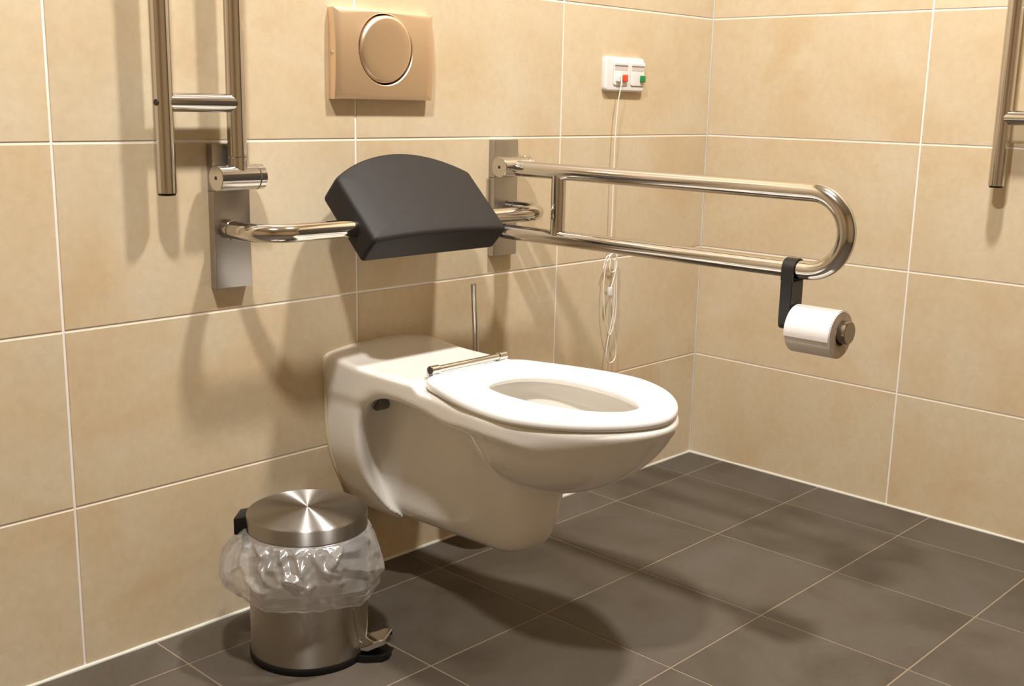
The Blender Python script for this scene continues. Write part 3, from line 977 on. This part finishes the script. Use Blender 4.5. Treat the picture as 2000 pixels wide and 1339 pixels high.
# gathered loops below the knot
add_tube(bm, spline([(-0.412, -0.021, 0.604), (-0.425, -0.019, 0.597), (-0.436, -0.018, 0.560), (-0.437, -0.018, 0.50), (-0.428, -0.018, 0.445), (-0.412, -0.019, 0.401), (-0.400, -0.020, 0.412), (-0.390, -0.021, 0.455), (-0.392, -0.021, 0.53), (-0.396, -0.021, 0.60), (-0.410, -0.022, 0.607)], 12), CR, 10)
add_tube(bm, spline([(-0.398, -0.024, 0.606), (-0.404, -0.026, 0.560), (-0.419, -0.025, 0.508), (-0.404, -0.023, 0.455), (-0.412, -0.019, 0.395), (-0.417, -0.017, 0.352), (-0.408, -0.017, 0.329), (-0.394, -0.017, 0.325), (-0.380, -0.018, 0.338), (-0.381, -0.018, 0.370), (-0.396, -0.020, 0.415), (-0.400, -0.022, 0.50), (-0.404, -0.023, 0.59)], 12), CR, 10)
add_tube(bm, spline([(-0.432, -0.020, 0.585), (-0.420, -0.025, 0.604), (-0.405, -0.026, 0.600), (-0.398, -0.025, 0.575), (-0.408, -0.025, 0.560), (-0.424, -0.024, 0.565), (-0.418, -0.022, 0.603), (-0.402, -0.020, 0.610), (-0.393, -0.020, 0.597), (-0.408, -0.021, 0.588), (-0.432, -0.021, 0.600), (-0.443, -0.019, 0.570)], 10), CR, 10)
pc = part('pull_cord', bm, 'cord_white', cs, 'thin white pull cord gathered in loops')
part('cord_toggle', box((-0.4275, -0.0285, 0.501), (-0.4155, -0.0215, 0.522), 0.0014), 'switch_white', pc)

# ------------------------------------------------------------------ toilet brush (its handle shows behind the toilet)
tb = thing('toilet_brush', 'slim steel toilet brush handle standing upright behind the toilet', 'toilet brush', (-0.928, -0.075, 0.09))
bm = rod((-0.944, -0.075, 0.590), (-0.916, -0.075, 0.20), 0.0062, 28, 0.001)
part('handle', bm, 'tube_steel', tb)
bm = bmesh.new()
add_lathe(bm, [(0.0, 0.100), (0.026, 0.104), (0.031, 0.125), (0.031, 0.185), (0.024, 0.200), (0.0, 0.203)], (-0.913, -0.075), 40)
part('brush_head', bm, 'switch_white', tb)
bh = thing('brush_holder', 'cylindrical steel brush holder hidden between toilet and wall', 'brush holder', (-0.913, -0.075, 0.07))
bh['label'] = 'steel brush cup on the wall behind the toilet bowl'
bm = bmesh.new()
add_lathe(bm, [(0.0, 0.070), (0.044, 0.070), (0.046, 0.073), (0.046, 0.250), (0.044, 0.250), (0.044, 0.076), (0.0, 0.076)], (-0.913, -0.075), 56)
part('cup', bm, 'tube_steel', bh)
part('wall_bracket', box((-0.938, -0.031, 0.15), (-0.888, 0.0, 0.21), 0.002), 'plate_steel', bh)

# ------------------------------------------------------------------ pedal bin
bx, by = -1.475, -0.210
BRd = 0.1025
PA = math.radians(-58)
pb = thing('pedal_bin', 'round brushed steel pedal bin on the floor left of the toilet', 'bin', (bx, by, 0))
bm = bmesh.new()
add_lathe(bm, [(0.0, 0.012), (BRd - 0.002, 0.012), (BRd, 0.013), (BRd, 0.240), (BRd - 0.002, 0.242), (BRd - 0.004, 0.240), (BRd - 0.004, 0.018), (0.0, 0.018)], (bx, by), 128)
bd = part('body', bm, 'bin_steel', pb)
bm = bmesh.new()
add_lathe(bm, [(0.0, 0.0), (BRd + 0.0005, 0.0), (BRd + 0.0025, 0.003), (BRd + 0.0025, 0.011), (BRd + 0.0005, 0.0135), (0.0, 0.0135)], (bx, by), 128)
part('base_ring', bm, 'black_plastic', pb, 'black plastic base ring')
bm = bmesh.new()
LR = 0.1045
add_lathe(bm, [(LR - 0.0012, 0.2365), (LR, 0.2368), (LR, 0.2600), (LR - 0.0008, 0.2622), (LR - 0.003, 0.2636), (LR - 0.012, 0.2648), (0.060, 0.2672), (0.030, 0.2682), (0.0, 0.2686)], (bx, by), 160)
lid_root = obj('lid', bm, 'lid_steel', pb, angle=50)
to_local(lid_root)
# shoulder under the lid
bm = bmesh.new()
add_lathe(bm, [(LR - 0.0016, 0.2362), (LR - 0.0016, 0.2590), (0.0, 0.2620), (0.0, 0.2580), (LR - 0.005, 0.2560), (LR - 0.005, 0.2362)], (bx, by), 96)
part('lid_liner', bm, 'black_plastic', lid_root, 'black inside of the lid')
# hinge housing at the back
HA = math.radians(133)
def radial_box(ang, r0, r1, w, z0, z1, bev, taper=1.0):
    bm = box((r0, -w / 2, z0), (r1, w / 2, z1), bev)
    R = Matrix.Translation((bx, by, 0)) @ Matrix.Rotation(ang, 4, 'Z')
    if taper != 1.0:
        for v in bm.verts:
            if v.co.x > (r0 + r1) / 2: v.co.z = z0 + (v.co.z - z0) * taper
    bm.transform(R)
    return bm
hh = part('hinge_housing', radial_box(HA, 0.095, 0.124, 0.050, 0.222, 0.257, 0.003, 0.86), 'black_plastic', pb, 'black hinge housing behind the lid')
part('hinge_spine', radial_box(HA, BRd - 0.001, BRd + 0.010, 0.034, 0.185, 0.225, 0.002), 'black_plastic', hh)
# carrying ring hanging at the hinge
bm = bmesh.new()
Rm = Matrix.Translation((bx, by, 0)) @ Matrix.Rotation(HA, 4, 'Z')
ringp = [Rm @ Vector((0.118, 0.028 * math.cos(a), 0.218 + 0.020 * math.sin(a))) for a in np.linspace(math.pi, 2 * math.pi, 24)]
add_tube(bm, ringp, 0.0016, 10)
part('carry_ring', bm, 'polished', hh)
# pedal: bent steel plate coming out through the foot of the body
Rp = Matrix.Translation((bx, by, 0)) @ Matrix.Rotation(PA, 4, 'Z')
bm = bmesh.new()
secs = [(0.092, 0.030, 0.030, 0.024), (0.104, 0.030, 0.029, 0.023), (0.118, 0.030, 0.0335, 0.022), (0.132, 0.028, 0.0415, 0.029), (0.146, 0.022, 0.0455, 0.034), (0.149, 0.020, 0.0450, 0.037)]
rg = []
for r, hw_, zt2, zl2 in secs:
    rg.append([bm.verts.new(Rp @ Vector(p)) for p in ((r, -hw_ * 0.92, zl2), (r, -hw_, zt2 - 0.002), (r, -hw_ + 0.002, zt2), (r, hw_ - 0.002, zt2), (r, hw_, zt2 - 0.002), (r, hw_ * 0.92, zl2), (r, hw_ - 0.003, zl2), (r, hw_ - 0.003, zt2 - 0.0014), (r, -hw_ + 0.003, zt2 - 0.0014), (r, -hw_ + 0.003, zl2))])
for a, b_ in zip(rg, rg[1:]):
    for k in range(10):
        bm.faces.new((a[k], a[(k + 1) % 10], b_[(k + 1) % 10], b_[k]))
bm.faces.new(rg[0]); bm.faces.new(rg[-1])
pd = part('pedal', bm, 'polished', pb, 'bent steel foot pedal', angle=25)
# pressed recess edge above the pedal: a slim U-shaped rim on the body
bm = bmesh.new()
upts = []
for a in np.linspace(0, 1, 40):
    t = -1 + 2 * a
    ang = PA + 0.36 * t
    z = 0.028 + 0.075 * abs(t) ** 3.2
    upts.append((bx + (BRd + 0.0002) * math.cos(ang), by + (BRd + 0.0002) * math.sin(ang), z))
add_tube(bm, upts, 0.0012, 8)
part('pedal_slot_rim', bm, 'bin_steel', bd)
# black anti-slip foot under the pedal
bm = bmesh.new()
foot = [(0.080, -0.030), (0.112, -0.030), (0.142, -0.020), (0.150, -0.008), (0.150, 0.010), (0.138, 0.024), (0.110, 0.030), (0.080, 0.030)]
add_prism(bm, foot, 0.0, 0.013, 0.002, lambda u, v, d: Rp @ Vector((u, v, d)), 2)
part('foot', bm, 'black_plastic', pb, 'black foot under the pedal')

# ------------------------------------------------------------------ bin liner bag turned over the rim
bag = thing('bin_liner', 'crumpled translucent plastic bin liner folded over the rim of the pedal bin', 'bin liner', (bx, by, 0.12))
rnd = random.Random(11)
bm = bmesh.new()
NTH, NV = 420, 96
aL = math.atan2(math.sin(YAW), -math.cos(YAW))    # the fuller side, towards the wall
prof = [(0.0, 0.1045, 0.2350), (0.06, 0.1085, 0.2330), (0.16, 0.1170, 0.2240), (0.32, 0.1290, 0.2030), (0.50, 0.1370, 0.1790), (0.66, 0.1400, 0.1590), (0.80, 0.1350, 0.1410), (0.92, 0.1260, 0.1300), (1.0, 0.1170, 0.1280)]
pv, pr_, pz = [np.array(c) for c in zip(*prof)]
# creases: (angle deg, v) to (angle, v), half width (m), height (m)
cre = [(252, 0.30, 304, 0.52, 0.010, 0.006), (262, 0.16, 286, 0.20, 0.008, 0.004), (296, 0.03, 300, 0.30, 0.007, 0.006), (303, 0.05, 296, 0.26, 0.005, -0.005),
       (288, 0.60, 312, 0.50, 0.009, 0.006), (300, 0.40, 303, 0.60, 0.006, 0.005), (238, 0.12, 247, 0.34, 0.007, 0.008), (247, 0.34, 258, 0.14, 0.007, 0.007), (243, 0.16, 247, 0.32, 0.005, -0.005),
       (160, 0.25, 172, 0.60, 0.008, 0.008), (175, 0.15, 190, 0.50, 0.008, 0.009), (190, 0.50, 204, 0.58, 0.006, 0.007), (196, 0.12, 199, 0.52, 0.007, 0.010), (205, 0.10, 203, 0.56, 0.006, 0.008),
       (210, 0.08, 219, 0.38, 0.006, 0.009), (219, 0.38, 233, 0.50, 0.006, 0.008), (224, 0.12, 231, 0.40, 0.006, 0.008), (231, 0.40, 214, 0.42, 0.005, 0.006), (183, 0.10, 200, 0.20, 0.006, 0.007)]
for _ in range(46):
    a0 = rnd.choice((rnd.uniform(130, 250), rnd.uniform(0, 360)))
    v0 = rnd.uniform(0.04, 0.5)
    cre.append((a0, v0, a0 + rnd.uniform(-14, 14), v0 + rnd.uniform(0.06, 0.30), rnd.uniform(0.003, 0.007), rnd.choice((1, 1, -1)) * rnd.uniform(0.002, 0.0055)))
for _ in range(26):
    a0 = rnd.uniform(0, 360); v0 = rnd.uniform(0.70, 0.96)
    cre.append((a0, v0, a0 + rnd.uniform(15, 50), v0 + rnd.uniform(-0.10, 0.10), rnd.uniform(0.003, 0.006), rnd.choice((1, -1)) * rnd.uniform(0.002, 0.0045)))
TH_, VV_ = np.meshgrid(2 * np.pi * np.arange(NTH) / NTH, np.arange(NV + 1) / NV)
disp = np.zeros_like(TH_)
UR, VR = 0.132, 0.135                              # metres per radian, metres per unit v
for a0, v0, a1, v1, w_, h_ in cre:
    a0r, a1r = math.radians(a0), math.radians(a1)
    du = (TH_ - a0r + np.pi) % (2 * np.pi) - np.pi
    X_, Y_ = du * UR, (VV_ - v0) * VR
    dx_, dy_ = (a1r - a0r) * UR, (v1 - v0) * VR
    L2 = dx_ * dx_ + dy_ * dy_
    t_ = np.clip((X_ * dx_ + Y_ * dy_) / L2, 0, 1)
    d_ = np.hypot(X_ - t_ * dx_, Y_ - t_ * dy_)
    w2 = w_ * 1.5
    disp += h_ * np.maximum(0, 1 - d_ / w2) * (0.35 + 0.65 * np.sin(np.pi * np.clip(t_, 0.08, 0.92)))
grid = []
for j in range(NV + 1):
    row = []
    for k in range(NTH):
        v = j / NV
        a = 2 * math.pi * k / NTH
        r0 = float(np.interp(v, pv, pr_)); z0 = float(np.interp(v, pv, pz))
        env = min(1.0, v * 5.0)
        c, s_ = math.cos(a), math.sin(a)
        side = math.cos(a - aL)
        r = r0 + env * (0.012 * side * min(1, v * 1.6) + noise.noise(Vector((c * 2.4, s_ * 2.4, v * 2))) * 0.008 + noise.noise(Vector((c * 6, s_ * 6, v * 4))) * 0.003) + min(1.0, v * 12) * float(disp[j, k])
        z = z0 + v * (0.010 * side + 0.012 * noise.noise(Vector((c * 1.7, s_ * 1.7, 9))) + 0.004 * noise.noise(Vector((c * 7, s_ * 7, 4))))
        r = max(r, BRd + 0.0025)
        row.append(bm.verts.new((bx + r * c, by + r * s_, z)))
    grid.append(row)
for j in range(NV):
    for k in range(NTH):
        k2 = (k + 1) % NTH
        bm.faces.new((grid[j][k], grid[j][k2], grid[j + 1][k2], grid[j + 1][k]))
part('film', bm, 'film', bag, angle=None)
